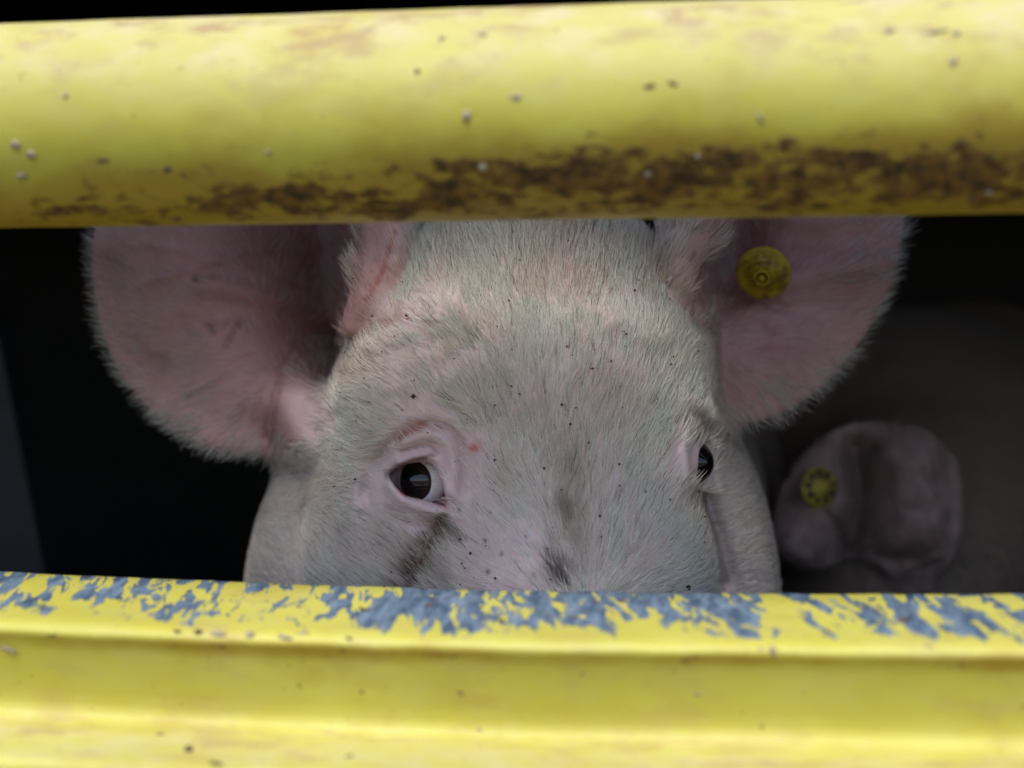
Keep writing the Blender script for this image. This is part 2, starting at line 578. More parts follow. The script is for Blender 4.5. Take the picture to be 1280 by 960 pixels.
dep = np.tile(PR[:, 0], m); hz = np.tile(PR[:, 1], m)
PXL = 640 + XS / (KPX * .66 * FR)
# position over the top plate: 0 at the front edge, 1 at the back edge
tt = (dep - .6165) / (.6985 - .6165)
U = np.stack([np.repeat(PXL, n), tt * 60], 1)
top = ((hz > -.1125) & (dep > .617)).astype(float)
peel = .41 + .13 * np.clip((tt - .35) / .6, 0, 1) + blobs(U, [
    (200, 34, 30, 16, .10), (285, 40, 50, 22, .16), (365, 38, 42, 26, .22), (455, 34, 26, 26, .22), (520, 46, 50, 18, .20), (500, 20, 40, 8, .14), (590, 40, 36, 22, .18), (650, 44, 60, 18, .22), (700, 34, 22, 30, .24),
    (810, 30, 14, 26, .20), (870, 36, 20, 24, .20), (915, 26, 24, 20, .16), (965, 26, 26, 22, .26), (1020, 30, 22, 18, .16), (1100, 36, 40, 14, .16), (1160, 24, 16, 20, .16), (1215, 34, 18, 20, .14), (110, 18, 20, 8, .10), (60, 20, 10, 6, .12)])
peel -= blobs(U, [(100, 36, 90, 30, .10), (770, 26, 34, 20, .12), (1000, 48, 40, 10, .06), (1060, 44, 30, 12, .05)])
peel -= .30 * np.exp(-(tt / .12) ** 2) + .05 * np.exp(-((U[:, 0] - 620) / 200) ** 2)
peel = peel * top - .10 * (1 - top)
under = np.exp(-((hz + .119) / .0035) ** 2) * (dep < .63)
g = .12 + .30 * under + .10 * np.exp(-((hz + .156) / .003) ** 2) * (dep < .63)
d = .24 + .25 * np.exp(-((hz + .156) / .006) ** 2) * (dep < .628) + .22 * (dep < .615) * (hz > -.162) * (hz<-.15)
color_attr(me, "wear", np.stack([g, d, peel], 1))
ledge = bpy.data.objects.new("ledge_rail", me); COL.objects.link(ledge); ledge.parent = trailer; ledge.location = (0, 0, Z0)
tag(ledge, "yellow pressed lower rail, top plate chipped down to blue-grey")


def wear_const(o, g=.12, d=.15, p=.1):
    me = o.data; color_attr(me, "wear", np.tile(np.array([[g, d, p]]), (len(me.vertices), 1)))


# shell of the trailer: lower side panel, posts, roof, floor, ends, back
for nm, b, mt in (("side_panel", (-2.4, 2.4, .65, .745, -1.15, -.286), MAT_PAINT),
                  ("roof", (-2.45, 2.45, .64, 2.75, .66, .70), MAT_DARK),
                  ("upper_shade_panel", (-2.42, 2.42, .65, .72, .375, .657), MAT_PAINT),  # unseen panel, added and sized to keep light off the ears
                  ("deck_floor", (-2.38, 2.38, .748, 2.66, FLOOR - .05, FLOOR), MAT_DECK),
                  ("back_wall", (-2.4, 2.4, 2.67, 2.72, -1.15, .657), MAT_DARK),
                  ("end_wall", (-2.45, -2.403, .70, 2.66, -1.15, .657), MAT_DARK),
                  ("end_wall", (2.403, 2.45, .70, 2.66, -1.15, .657), MAT_DARK),
                  ("post", (-1.30, -1.22, .76, .82, FLOOR, .659), MAT_PAINT),
                  ("post", (1.22, 1.30, .76, .82, FLOOR, .659), MAT_PAINT)):
    vv, ff = box_vf(*b)
    o = tpart(nm, vv, ff, mt, bev=.004)
    if mt is MAT_PAINT: wear_const(o)

# inner partition panel whose slanting edge shows at the left
cy, sy_ = math.cos(YAW), math.sin(YAW)
def to_local(p):       # camera frame -> trailer frame
    return (p[0] * cy + p[1] * sy_, -p[0] * sy_ + p[1] * cy, p[2])
edge = [(-75, 60), (0, 425), (60, 735), (130, 1120), (-900, 1120), (-900, 60)]
v0 = [to_local(W(px, py, 1.16)) for px, py in edge]
v1 = [(a, b + .03, c) for a, b, c in v0]
nE = len(edge)
fc = [tuple(range(nE)), tuple(range(2 * nE - 1, nE - 1, -1))] + [(k, k + nE, (k + 1) % nE + nE, (k + 1) % nE) for k in range(nE)]
tag(tpart("partition_panel", v0 + v1, fc, MAT_PANEL, bev=.003), "blue-grey inner panel with a slanting edge")


# dried dirt crumbs stuck to the rails
def crumb(px, py, w, h, mat, where, ang=0.0):
    # where: 'tube' -> on the tube's front, 'plate' -> near the plate's front edge, 'ledge'
    lx = None
    sx = w * KPX * .34; sz = h * KPX * .30
    for d0 in (.60,):
        dirv = Vector((X(px, 1), 1, Zc(py, 1)))
    c, s = cy, sy_
    d = np.array(to_local(np.array(dirv)))
    if where == 'tube':
        # ray - cylinder
        A = d[1] ** 2 + d[2] ** 2; Bq = -2 * (d[1] * UP_Y + d[2] * UP_Z); Cq = UP_Y ** 2 + UP_Z ** 2 - UP_R ** 2
        disc = Bq * Bq - 4 * A * Cq
        if disc < 0: return
        t = (-Bq - math.sqrt(disc)) / (2 * A); p = d * t; par = rail_up
    else:
        best = None
        for (a, b) in zip(prof, prof[1:]):
            t0 = d * 1.0
            den = ((b[0] - a[0]) * d[2] - (b[1] - a[1]) * d[1]) * FR
            bz = bow(np.array([d[0] * .62 * FR]))[0]
            a2 = (a[0] * FR, (a[1] + bz) * FR); b2 = (b[0] * FR, (b[1] + bz) * FR)
            if abs(den) < 1e-9: continue
            # a2 + u (b2-a2) = t (d1,d2)
            u = (a2[1] * d[1] - a2[0] * d[2]) / den
            if -.01 <= u <= 1.01:
                yy = a2[0] + u * (b2[0] - a2[0]); t = yy / d[1]
                if t > 0 and (best is None or t < best): best = t
        if best is None: return
        p = d * best; par = ledge
    vs, fs = [], []
    asp = random.uniform(.7, 1.5)
    nu, nv = 7, 5
    for iu in range(nu):
        for iv in range(1, nv):
            a = 2 * math.pi * iu / nu; b = math.pi * iv / nv
            r = random.uniform(.55, 1.3)
            x, y, z = math.sin(b) * math.cos(a) * r, math.cos(b) * r, math.sin(b) * math.sin(a) * r
            x, z = x * sx * asp, z * sz / asp
            x, z = x * math.cos(ang) - z * math.sin(ang), x * math.sin(ang) + z * math.cos(ang)
            vs.append((x, y * min(sx, sz) * .35, z))
    nr = nv - 1
    for iu in range(nu):
        for iv in range(nr - 1):
            a0 = iu * nr + iv; b0 = ((iu + 1) % nu) * nr + iv
            fs.append((a0, a0 + 1, b0 + 1, b0))
    vs += [(0, min(sx, sz) * .8, 0), (0, -min(sx, sz) * .8, 0)]
    for iu in range(nu):
        b0 = ((iu + 1) % nu) * nr
        fs.append((len(vs) - 2, iu * nr, b0)); fs.append((len(vs) - 1, b0 + nr - 1, iu * nr + nr - 1))
    o = mesh_obj("dirt_crumb", vs, fs, mat, par, True, tuple(p))


for c in ((20, 180, 17, 13, 0), (40, 192, 13, 15, 0), (27, 219, 22, 11, 0), (128, 200, 14, 10, 1), (604, 44, 17, 12, 0), (522, 90, 9, 9, 1), (551, 50, 8, 16, 0), (583, 145, 14, 15, 0), (645, 121, 16, 11, 0),
          (812, 108, 12, 9, 1), (840, 104, 11, 8, 1), (604, 208, 12, 15, 0), (1192, 77, 17, 15, 0), (1168, 40, 22, 12, 0), (1196, 42, 12, 12, 0), (1110, 40, 14, 10, 0), (872, 195, 10, 9, 0), (810, 216, 9, 11, 0),
          (1236, 240, 12, 14, 0), (1215, 247, 14, 12, 1), (82, 120, 10, 14, 0), (950, 145, 8, 16, 0), (221, 272, 10, 12, 1), (210, 210, 16, 12, 1), (335, 190, 8, 12, 0)):
    crumb(c[0], c[1], c[2], c[3], MAT_CRUMB_BROWN if c[4] else MAT_CRUMB_PALE, 'tube', random.uniform(-.5, .5))
for c in ((248, 791, 13, 10, 1), (274, 793, 22, 12, 0), (312, 795, 17, 12, 0), (358, 797, 17, 12, 0), (379, 792, 18, 9, 0), (222, 790, 10, 7, 1), (437, 799, 9, 7, 1), (10, 812, 24, 12, 0), (966, 815, 13, 14, 0), (951, 812, 10, 7, 0),
          (1128, 777, 17, 13, 1), (1094, 766, 12, 8, 1), (457, 763, 14, 9, 1), (536, 757, 9, 9, 1), (715, 773, 14, 8, 1), (624, 777, 13, 8, 1), (1242, 790, 10, 6, 1), (1164, 808, 16, 7, 0), (600, 912, 8, 6, 0), (236, 938, 10, 20, 1), (272, 955, 16, 9, 1),
          (452, 864, 7, 6, 1), (575, 866, 8, 6, 1), (870, 867, 9, 7, 0), (580, 797, 12, 6, 0), (996, 738, 9, 6, 1), (30, 725, 8, 5, 1), (155, 723, 7, 6, 1), (930, 737, 9, 5, 1), (67, 795, 8, 5, 1), (200, 918, 14, 6, 1), (435, 946, 12, 8, 1)):
    crumb(c[0], c[1], c[2], c[3], MAT_CRUMB_BROWN if c[4] else MAT_CRUMB_PALE, 'ledge', random.uniform(-.5, .5))


# ------------------------------------------------------------------ pig in the opening: shape
def ear_l_base(U):
    # blade leans back a little towards its outer side, rim curls forward
    u, v = U[:, 0], U[:, 1]
    w = .984 + .018 * np.clip((400 - u) / 280, -.3, 1.1)
    return w


OUT_L = [(520, 330), (512, 270), (500, 215), (470, 165), (420, 120), (350, 92), (270, 88), (200, 105), (145, 150), (115, 215), (104, 280), (103, 340), (112, 405), (134, 460), (170, 508), (215, 545), (262, 568), (310, 572), (350, 562), (395, 560), (440, 540), (480, 470), (505, 400)]
EAR_L = Ear(.98, OUT_L, ear_l_base, [
    ([(390, 235), (400, 330), (400, 400)], 66, .058), ([(408, 420), (412, 470)], 20, .022),
    ([(300, 300), (330, 250)], 90, .012),
    ([(478, 170), (476, 280), (462, 345), (436, 410)], 19, -.030),
    ([(508, 250), (498, 325), (470, 375), (440, 412)], 17, -.026),
    ([(493, 260), (480, 335), (456, 375)], 6, .006),
    ([(378, 500), (392, 530)], 44, -.046), ([(330, 450), (300, 480)], 60, -.008),
    ([(358, 450), (346, 490), (336, 548)], 6, .0050), ([(395, 430), (405, 455)], 12, -.006),
    ([(235, 352), (300, 362), (350, 378), (405, 412)], 11, -.0048), ([(250, 385), (340, 402)], 18, .003),
    ([(380, 300), (300, 310), (180, 350)], 6, -.0018), ([(350, 350), (260, 320), (170, 300)], 5, -.0014), ([(350, 430), (270, 470), (210, 500)], 6, -.0018), ([(330, 470), (290, 520)], 6, -.0016),
    ([(118, 300), (120, 380), (145, 450), (190, 505), (250, 548), (310, 560)], 22, -.007),
    ([(190, 330), (210, 420)], 40, .004), ([(170, 425), (260, 400)], 10, .0018), ([(160, 470), (250, 440)], 9, .0015), ([(180, 380), (240, 350)], 9, .0015)])


def ear_r_base(U):
    u = U[:, 0]
    return .962 + .030 * np.clip((u - 900) / 240, -.3, 1.2) - .042 * np.clip((900 - u) / 60, 0, 1) ** 1.2 * np.clip((U[:, 1] - 370) / 70, 0, 1)


OUT_R = [(828, 400), (812, 360), (815, 325), (835, 295), (872, 268), (900, 235), (945, 190), (1010, 160), (1080, 155), (1128, 190), (1146, 235), (1146, 285), (1134, 340), (1112, 392), (1078, 442), (1032, 490), (985, 520), (940, 532), (900, 532), (860, 512), (835, 450)]
EAR_R = Ear(.96, OUT_R, ear_r_base, [
    ([(935, 250), (925, 300), (915, 345)], 40, .036), ([(1010, 250), (960, 290)], 60, .012),
    ([(915, 215), (890, 270), (862, 330), (868, 385)], 24, -.026),
    ([(850, 300), (835, 340)], 14, -.008),
    ([(905, 290), (893, 330), (890, 370)], 9, .006),
    ([(985, 350), (1040, 335), (1110, 325)], 14, -.006), ([(1000, 385), (1080, 375)], 14, .003),
    ([(890, 390), (945, 376), (985, 385)], 9, .006),
    ([(940, 440), (960, 480)], 50, -.012),
    ([(1140, 270), (1120, 360), (1080, 430), (1020, 490), (950, 525)], 20, -.006),
    ([(1000, 270), (1100, 262)], 12, -.003), ([(1000, 300), (1090, 295)], 10, .002)])

EYE_L = W(530, 600, .8785); EYE_LR = .0150
EYE_R = W(860, 578, .893); EYE_RR = .0150
ALM_L = chaikin([(485, 594), (497, 584), (515, 578), (534, 577), (543, 582), (549, 596), (555, 614), (561, 634), (546, 630), (528, 624), (510, 621), (499, 613), (491, 603)], 2)

GROOVES = [   # polyline in photo pixels, width px, depth m (positive digs in), relief on the front of the face
    ([(480, 572), (484, 560), (497, 546), (515, 535), (542, 529), (564, 534), (576, 552), (580, 582), (577, 612)], 6.5, .0036),
    ([(500, 564), (515, 560), (536, 558), (548, 566), (554, 590)], 3.0, .0020),
    ([(503, 553), (522, 545), (546, 543), (560, 556), (567, 588), (567, 618)], 8, -.0034),
    ([(488, 589), (508, 577), (530, 570), (547, 573), (554, 590), (558, 615)], 5.5, -.0034),
    ([(487, 605), (498, 622), (520, 634), (545, 640), (562, 645)], 9, -.0042),
    ([(485, 640), (510, 658), (540, 662)], 6, .0020),
    ([(556, 646), (548, 668), (534, 700), (515, 740), (500, 780)], 9, .0022),
    ([(470, 575), (462, 600), (460, 635)], 6, .0022), ([(455, 600), (452, 620)], 7, .003),
    ([(594, 575), (590, 610), (592, 640)], 7, .0016), ([(608, 590), (604, 650)], 4, .0009),
    ([(600, 548), (585, 520), (540, 505), (500, 505)], 9, .0016), ([(430, 520), (400, 540)], 12, .0022),
    ([(470, 425), (520, 400), (560, 388)], 26, -.0060), ([(600, 445), (560, 470), (500, 480)], 16, .0022), ([(810, 420), (770, 400)], 24, -.004), ([(680, 400), (690, 520)], 30, .0022), ([(575, 500), (590, 470)], 14, -.002), ([(430, 560), (450, 600), (440, 650)], 13, -.0028), ([(520, 480), (560, 500), (590, 530)], 7, .0014), ([(480, 450), (520, 440), (580, 430)], 7, .0010), ([(440, 470), (500, 470)], 7, .0008),
    ([(412, 565), (408, 620), (404, 690)], 20, .0022),
    ([(868, 530), (880, 545)], 9, .0025), ([(872, 600), (880, 640), (893, 680), (905, 730)], 9, .0045),
    ([(856, 640), (862, 620)], 6, .0015), ([(862, 600), (856, 560), (862, 536)], 7, -.0025),
    ([(880, 612), (872, 604)], 5, -.002),
    ([(690, 480), (700, 560)], 40, -.0015), ([(640, 480), (650, 560)], 20, .0007), ([(620, 640), (610, 700)], 22, .0018),
    ([(760, 640), (770, 720)], 18, .0010),
]


def proj(P):
    return np.stack([640 + P[:, 0] / (KPX * P[:, 1]), 480 - P[:, 2] / (KPX * P[:, 1])], 1)


def _rim(*pts): return [(pts[i], pts[i + 1]) for i in range(len(pts) - 1)]


RIMS = (_rim((W(476, 150, .945), .008), (W(478, 215, .925), .009), (W(475, 280, .908), .0095), (W(461, 345, .902), .0085), (W(438, 400, .908), .005))
        + _rim((W(508, 215, .925), .006), (W(506, 275, .905), .0095), (W(494, 335, .894), .0095), (W(470, 376, .893), .0080), (W(444, 408, .902), .004))
        + _rim((W(915, 190, .950), .009), (W(888, 245, .928), .012), (W(860, 300, .908), .0135), (W(841, 345, .894), .0120), (W(850, 388, .900), .007)))
NECK_A = (.005, 1.02, -.07)


def head_sdf(P):
    d = ell(P, (.007, .955, -.008), (.101, .104, .112))
    d = smin(d, ell(P, (.012, .905, .020), (.092, .062, .075)), .05)
    d = smin(d, ell(P, (.014, .936, .066), (.078, .058, .042)), .04)
    d = smin(d, ell(P, (-.078, .935, -.035), (.046, .045, .060)), .04)
    d = smin(d, ell(P, (.082, .938, -.012), (.028, .045, .060)), .03)
    d = smin(d, cone(P, (.018, .935, -.02), (.036, .915, -.11), .094, .088), .04)
    d = smin(d, cone(P, (.036, .915, -.11), (.052, .850, -.27), .086, .056), .03)
    d = smin(d, cone(P, (.052, .848, -.27), (.056, .825, -.325), .055, .047), .02)
    d = smin(d, ell(P, (-.058, .900, -.048), (.038, .036, .042)), .030)
    d = smin(d, ell(P, (.092, .905, -.040), (.027, .034, .040)), .022)
    d = smin(d, ell(P, (-.055, .880, -.010), (.045, .030, .022)), .03)
    d = smin(d, ell(P, (-.114, 1.012, -.172), (.076, .072, .150)), .050)
    d = smin(d, ell(P, (-.070, .925, -.115), (.060, .052, .060)), .045)
    d = smin(d, ell(P, (.122, 1.005, -.165), (.066, .080, .150)), .034)
    d = smin(d, cone(P, (.045, .93, -.27), (.01, 1.0, -.22), .055, .10), .04)
    return d


def body_sdf(P):
    d = cone(P, NECK_A, (.03, 1.20, -.10), .120, .165)
    d = smin(d, cone(P, (.03, 1.20, -.12), (.06, 1.42, -.14), .165, .200), .08)
    d = smin(d, cone(P, (.06, 1.42, -.14), (.12, 1.95, -.13), .205, .205), .08)
    for sx, y in ((-1, 1.34), (1, 1.34), (-1, 1.95), (1, 1.95)):
        cx = .05 + (y - 1.34) * .11 + sx * .115
        hind = y > 1.6
        kn = -.40 if hind else -.42
        d = smin(d, cone(P, (cx, y, -.24), (cx, y - (.03 if hind else 0), kn), .095 if hind else .075, .042), .05)
        d = smin(d, cone(P, (cx, y - (.03 if hind else 0), kn), (cx, y + (.02 if hind else .01), FLOOR + .05), .040, .026), .02)
        d = smin(d, cone(P, (cx, y + .01, FLOOR + .045), (cx, y - .015, FLOOR + .022), .027, .026), .012)
    # curled tail
    d = smin(d, cone(P, (.14, 2.13, -.05), (.15, 2.19, -.10), .018, .010), .02)
    d = smin(d, cone(P, (.15, 2.19, -.10), (.135, 2.19, -.16), .010, .006), .01)
    return d


def nostrils(P, d):
    for s in (-1, 1):
        d = smax(d, -ell(P, (.056 + s * .018, .786, -.333), (.009, .016, .012)), .006)
    # mouth line
    return d


def pig_sdf(P, ears=True):
    P = P.astype(np.float64)
    d = head_sdf(P)
    d = smin(d, body_sdf(P), .05)
    front = (P[:, 1] < 1.02) & (P[:, 2] > -.22) & (np.abs(d) < .03)
    if front.any():
        F = P[front]; uv = proj(F); dd = d[front]
        g = np.zeros(len(F))
        for pts, w, a in GROOVES:
            g += a * np.exp(-(seg_dist(uv, pts) / w) ** 2)
        # lids bulge over the eyeballs, then the slit is cut
        dd = smin(dd, np.linalg.norm(F - EYE_L, axis=1) - (EYE_LR + .0022), .012)
        dd = smin(dd, np.linalg.norm(F - EYE_R, axis=1) - (EYE_RR + .0012), .010)
        dd = dd + g
        slit = poly_sdf(uv, ALM_L) * KPX * .87
        cut = smax(slit, F[:, 1] - (EYE_L[1] + .002), .003)
        cut = np.where(F[:, 0] < .03, cut, 1.0)
        dd = smax(dd, -cut, .0022)
        # the far eye is seen only at its edge: slit on the side of the face
        e = ell(F, EYE_R + np.array([.011, -.009, -.001]), (.0085, .015, .0150))
        dd = smax(dd, -e, .003)
        d[front] = dd
    d = nostrils(P, d)
    if ears:
        d = smin(d, EAR_L.sdf(P), .030)
        d = smin(d, EAR_R.sdf(P), .022)
        for (a, ra), (b, rb) in RIMS:
            d = smin(d, cone(P, a, b, ra, rb), .012)
    return d


xs = axis([(-.33, -.30, .003), (-.30, .268, .0016), (.268, .292, .0016), (.292, .32, .004)])
ys = axis([(.76, .81, .003), (.81, 1.05, .0016), (1.05, 1.12, .004), (1.12, 2.24, .012)])
zs = axis([(FLOOR - .02, -.36, .009), (-.36, -.16, .004), (-.16, .190, .0016), (.190, .25, .004)])
V, Q = surface_nets(pig_sdf, xs, ys, zs)
print("pig verts", len(V))

# which vertices belong to an ear
Vd = V.copy()
eL = EAR_L.sdf(V); eR = EAR_R.sdf(V); eH = np.minimum(head_sdf(V), body_sdf(V))
rimd = np.min([cone(V, a, b, ra, rb) for (a, ra), (b, rb) in RIMS], axis=0)
earness_L = np.clip((eH - np.abs(eL)) / .008, 0, 1) * (np.abs(eL) < .006)
earness_R = np.clip((eH - np.abs(eR)) / .008, 0, 1) * (np.abs(eR) < .006)

STAINS_AND_SHADE = [   # polyline px, width px, colour, strength
    ([(554, 648), (551, 662), (543, 680)], 8, (.045, .022, .010), .95), ([(540, 682), (530, 704)], 8, (.06, .03, .012), .85), ([(526, 708), (512, 742)], 8.5, (.05, .025, .012), .9),
    ([(549, 655), (543, 676)], 12, (.20, .085, .025), .7), ([(530, 690), (512, 738)], 15, (.20, .13, .07), .55),
    ([(560, 662), (575, 672)], 8, (.06, .04, .02), .5), ([(545, 715), (560, 725)], 14, (.18, .13, .07), .4),
    ([(712, 590), (714, 640), (724, 680)], 19, (.38, .33, .22), .45), ([(706, 632), (710, 650)], 8, (.14, .11, .07), .5),
    ([(694, 712), (706, 726)], 9, (.035, .03, .03), .85), ([(728, 715)], 8, (.12, .10, .07), .5),
    ([(591, 560)], 6.0, (.62, .035, .03), .9), ([(597, 557)], 8, (.60, .22, .20), .5),
    ([(498, 548), (515, 537), (530, 530)], 5, (.30, .085, .05), .75), ([(535, 529), (565, 535), (577, 552)], 5, (.32, .20, .17), .45),
    ([(499, 582), (520, 573), (541, 569)], 2.5, (.22, .04, .04), .7), ([(500, 612), (508, 619)], 3.0, (.55, .07, .09), .8),
    ([(551, 620), (557, 632)], 4, (.48, .12, .15), .8), ([(486, 594), (495, 583)], 6, (.05, .035, .03), .7), ([(497, 598), (496, 606)], 4, (.06, .045, .04), .6),
    ([(487, 590), (497, 582), (515, 575), (532, 573)], 2.6, (.12, .06, .05), .75), ([(500, 564), (518, 560), (538, 558), (548, 566)], 2.2, (.34, .20, .19), .6), ([(455, 608)], 7, (.16, .12, .09), .45), ([(574, 638)], 3, (.05, .03, .02), .8),
    ([(480, 560), (470, 575)], 12, (.30, .22, .17), .35),
    ([(866, 525), (878, 545)], 11, (.14, .09, .06), .65), ([(876, 552)], 6, (.10, .06, .04), .6), ([(875, 625), (890, 670), (905, 725)], 8, (.17, .13, .08), .6), ([(856, 632)], 9, (.25, .18, .10), .4),
    ([(873, 602)], 4, (.50, .50, .62), .7),
    ([(245, 348)], 5.5, (.05, .02, .02), .85), ([(266, 344)], 2.5, (.10, .04, .04), .7), ([(281, 433), (290, 421), (300, 402)], 4.5, (.06, .025, .02), .85), ([(264, 408), (267, 414)], 4.5, (.08, .03, .03), .8),
    ([(280, 410), (285, 400)], 2, (.10, .04, .04), .6), ([(298, 395)], 2.5, (.10, .04, .04), .6), ([(320, 442)], 2, (.1, .04, .04), .6),
    ([(206, 452)], 13, (.13, .10, .07), .6), ([(200, 447)], 16, (.40, .22, .20), .4), ([(132, 322), (148, 330)], 9, (.28, .14, .10), .5), ([(335, 485)], 2, (.15, .08, .05), .6),
    ([(300, 290), (420, 285)], 46, (.22, .09, .08), .65), ([(405, 320), (408, 430)], 48, (.14, .055, .045), .8), ([(330, 300), (380, 380)], 40, (.2, .09, .075), .5), ([(300, 440), (330, 480)], 60, (.56, .30, .32), .5),  # broad dark strokes paint shade into the ear's top and canal
    ([(955, 290), (1010, 285)], 32, (.30, .13, .12), .6), ([(955, 408), (966, 416)], 6, (.22, .07, .05), .8), ([(950, 438), (962, 432)], 7, (.30, .10, .09), .7), ([(930, 440), (1000, 440)], 7, (.42, .20, .22), .5),
    ([(940, 506)], 3, (.06, .03, .04), .8), ([(920, 440), (1000, 400)], 50, (.60, .36, .44), .5),
    ([(376, 500), (384, 525)], 26, (.70, .50, .52), .75), ([(352, 470), (338, 545)], 5, (.30, .13, .13), .5),
    ([(480, 280), (470, 340), (440, 405)], 20, (.62, .34, .34), .7), ([(493, 290), (478, 340), (458, 376)], 4, (.42, .12, .09), .7), ([(510, 320), (490, 360)], 10, (.60, .34, .32), .5),
    ([(895, 275), (860, 330), (868, 375)], 18, (.64, .38, .36), .65), ([(834, 355)], 5, (.16, .07, .04), .8), ([(862, 325), (868, 317)], 3, (.35, .10, .08), .7), ([(866, 390)], 8, (.52, .28, .24), .6),
    ([(822, 340)], 10, (.36, .24, .16), .5), ([(500, 395), (480, 405), (440, 420)], 7, (.30, .16, .10), .55),
]
for sx_, sy2, r in ((640, 493, 2.5), (632, 517, 2.2), (622, 520, 2.3), (602, 422, 2.8), (787, 409, 2.6), (716, 589, 3.2), (752, 316, 2.4), (578, 329, 2.0), (668, 395, 1.8), (434, 484, 2.2), (466, 447, 2), (564, 500, 1.6), (503, 512, 1.8),
                     (606, 676, 3.2), (619, 606, 2), (612, 641, 2), (657, 670, 2), (683, 687, 2.2), (627, 692, 2.6), (610, 715, 3.4), (668, 718, 2.4), (641, 540, 2), (649, 593, 2.4), (540, 393, 2.4), (538, 404, 2), (712, 736, 3), (846, 598, 1.8), (452, 640, 3),
                     (730, 690, 2), (780, 700, 2.4), (765, 698, 3), (700, 560, 1.6), (690, 470, 1.8), (760, 450, 1.8), (820, 480, 1.6), (800, 560, 1.8), (590, 460, 1.8), (545, 460, 1.6), (480, 460, 1.8), (440, 500, 1.6)):
    STAINS_AND_SHADE.append(([(sx_, sy2)], r, (.055, .03, .018), .85))


def tints(P, earL, earR, hair=False):
    n = len(P)
    uv = proj(P)
    f1 = fbm(P, 22, 1, 3)[:, None]; f2 = fbm(P, 70, 4, 3)[:, None]
    if hair:
        C = np.array([[.95, .835, .735]]) * (.86 + .28 * f1) * (.9 + .2 * f2)
        e = np.maximum(earL, earR)[:, None]
        hair_shade = np.clip((P[:, 1] - .915) / .05, 0, 1)[:, None]
        C = C * (1 - .30 * hair_shade)  # cheek shade painted into the hair colour, darker with depth
        C = C * (1 - e) + e * np.array([[.62, .56, .53]])
    else:
        C = np.array([[.74, .53, .53]]) * (1 - f1) + np.array([[.80, .63, .68]]) * f1
        C = C * (.88 + .2 * f2)
        skin_shade = np.clip((P[:, 1] - .915) / .05, 0, 1)[:, None]
        C = C * (1 - skin_shade) + skin_shade * np.array([[.38, .33, .33]]) * (.75 + .5 * f2)  # skin greyed with depth: painted falloff of light on the cheeks
        e = np.maximum(earL, earR)[:, None]
        C = C * (1 - e) + e * (np.array([[.38, .175, .15]]) * (1 - f1) + np.array([[.50, .29, .30]]) * f1)
    m = P[:, 1] < 1.05
    jit = np.stack([fbm(P, 260, 21, 2), fbm(P, 260, 33, 2)], 1) - .5
    for pts, w, c, s in STAINS_AND_SHADE:
        if hair and 7 <= w <= 9: w = w * 1.45
        pa = np.array(pts, float); lo = pa.min(0) - 3 * w - 6; hi = pa.max(0) + 3 * w + 6
        k = np.nonzero(m & (uv[:, 0] > lo[0]) & (uv[:, 0] < hi[0]) & (uv[:, 1] > lo[1]) & (uv[:, 1] < hi[1]))[0]
        if not len(k): continue
        q = uv[k] + jit[k] * (6 if w > 4 else 1)
        ww = seg_dist(q, pts) / w
        a = s * np.exp(-ww ** 2.6)
        if hair:
            if w > 25: a = a * .45
        C[k] = C[k] * (1 - a[:, None]) + np.array(c)[None] * a[:, None]
    # the body further back is darker and browner
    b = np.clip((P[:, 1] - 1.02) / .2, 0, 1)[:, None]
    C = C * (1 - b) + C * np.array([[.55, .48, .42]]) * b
    return np.clip(C, 0.004, .9)


pig = bpy.data.objects.new("pig", None); COL.objects.link(pig)
pig.location = (.06, 1.35, Z0 + FLOOR)
tag(pig, "pale pink white-bristled pig staring straight out through the gap, round yellow tag in its ear", "pig")
OFF = Vector((0, 0, Z0)) - pig.location

me = fast_mesh("body", V, Q, MAT_SKIN)
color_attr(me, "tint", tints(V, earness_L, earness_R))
body = bpy.data.objects.new("body", me); COL.objects.link(body); body.parent = pig; body.location = OFF


# eyes
def eyeball(name, c, r, gaze):
    nu, nv = 48, 32
    vs, fs = [], []
    for i in range(nv + 1):
        b = math.pi * i / nv
        for j in range(nu):
            a = 2 * math.pi * j / nu
            vs.append((math.sin(b) * math.cos(a), math.sin(b) * math.sin(a), math.cos(b)))
    for i in range(nv):
        for j in range(nu):
            a, b = i * nu + j, i * nu + (j + 1) % nu
            fs.append((a, a + nu, b + nu, b))
    # gentle corneal bulge
    vs = [(x, y, z + (.045 * max(0, (z - .70) / .30) if z > .7 else 0)) for x, y, z in vs]
    o = mesh_obj(name, vs, fs, MAT_EYE, pig, True)
    q = Vector(gaze).normalized().to_track_quat('Z', 'Y')
    o.rotation_mode = 'QUATERNION'; o.rotation_quaternion = q
    o.scale = (r, r, r); o.location = Vector(c) + OFF
    return o


eyeball("eye", EYE_L, EYE_LR, (-.54, -.84, -.02))
eyeball("eye", EYE_R + np.array([.001, 0, 0]), EYE_RR, (.72, -.69, 0.0))

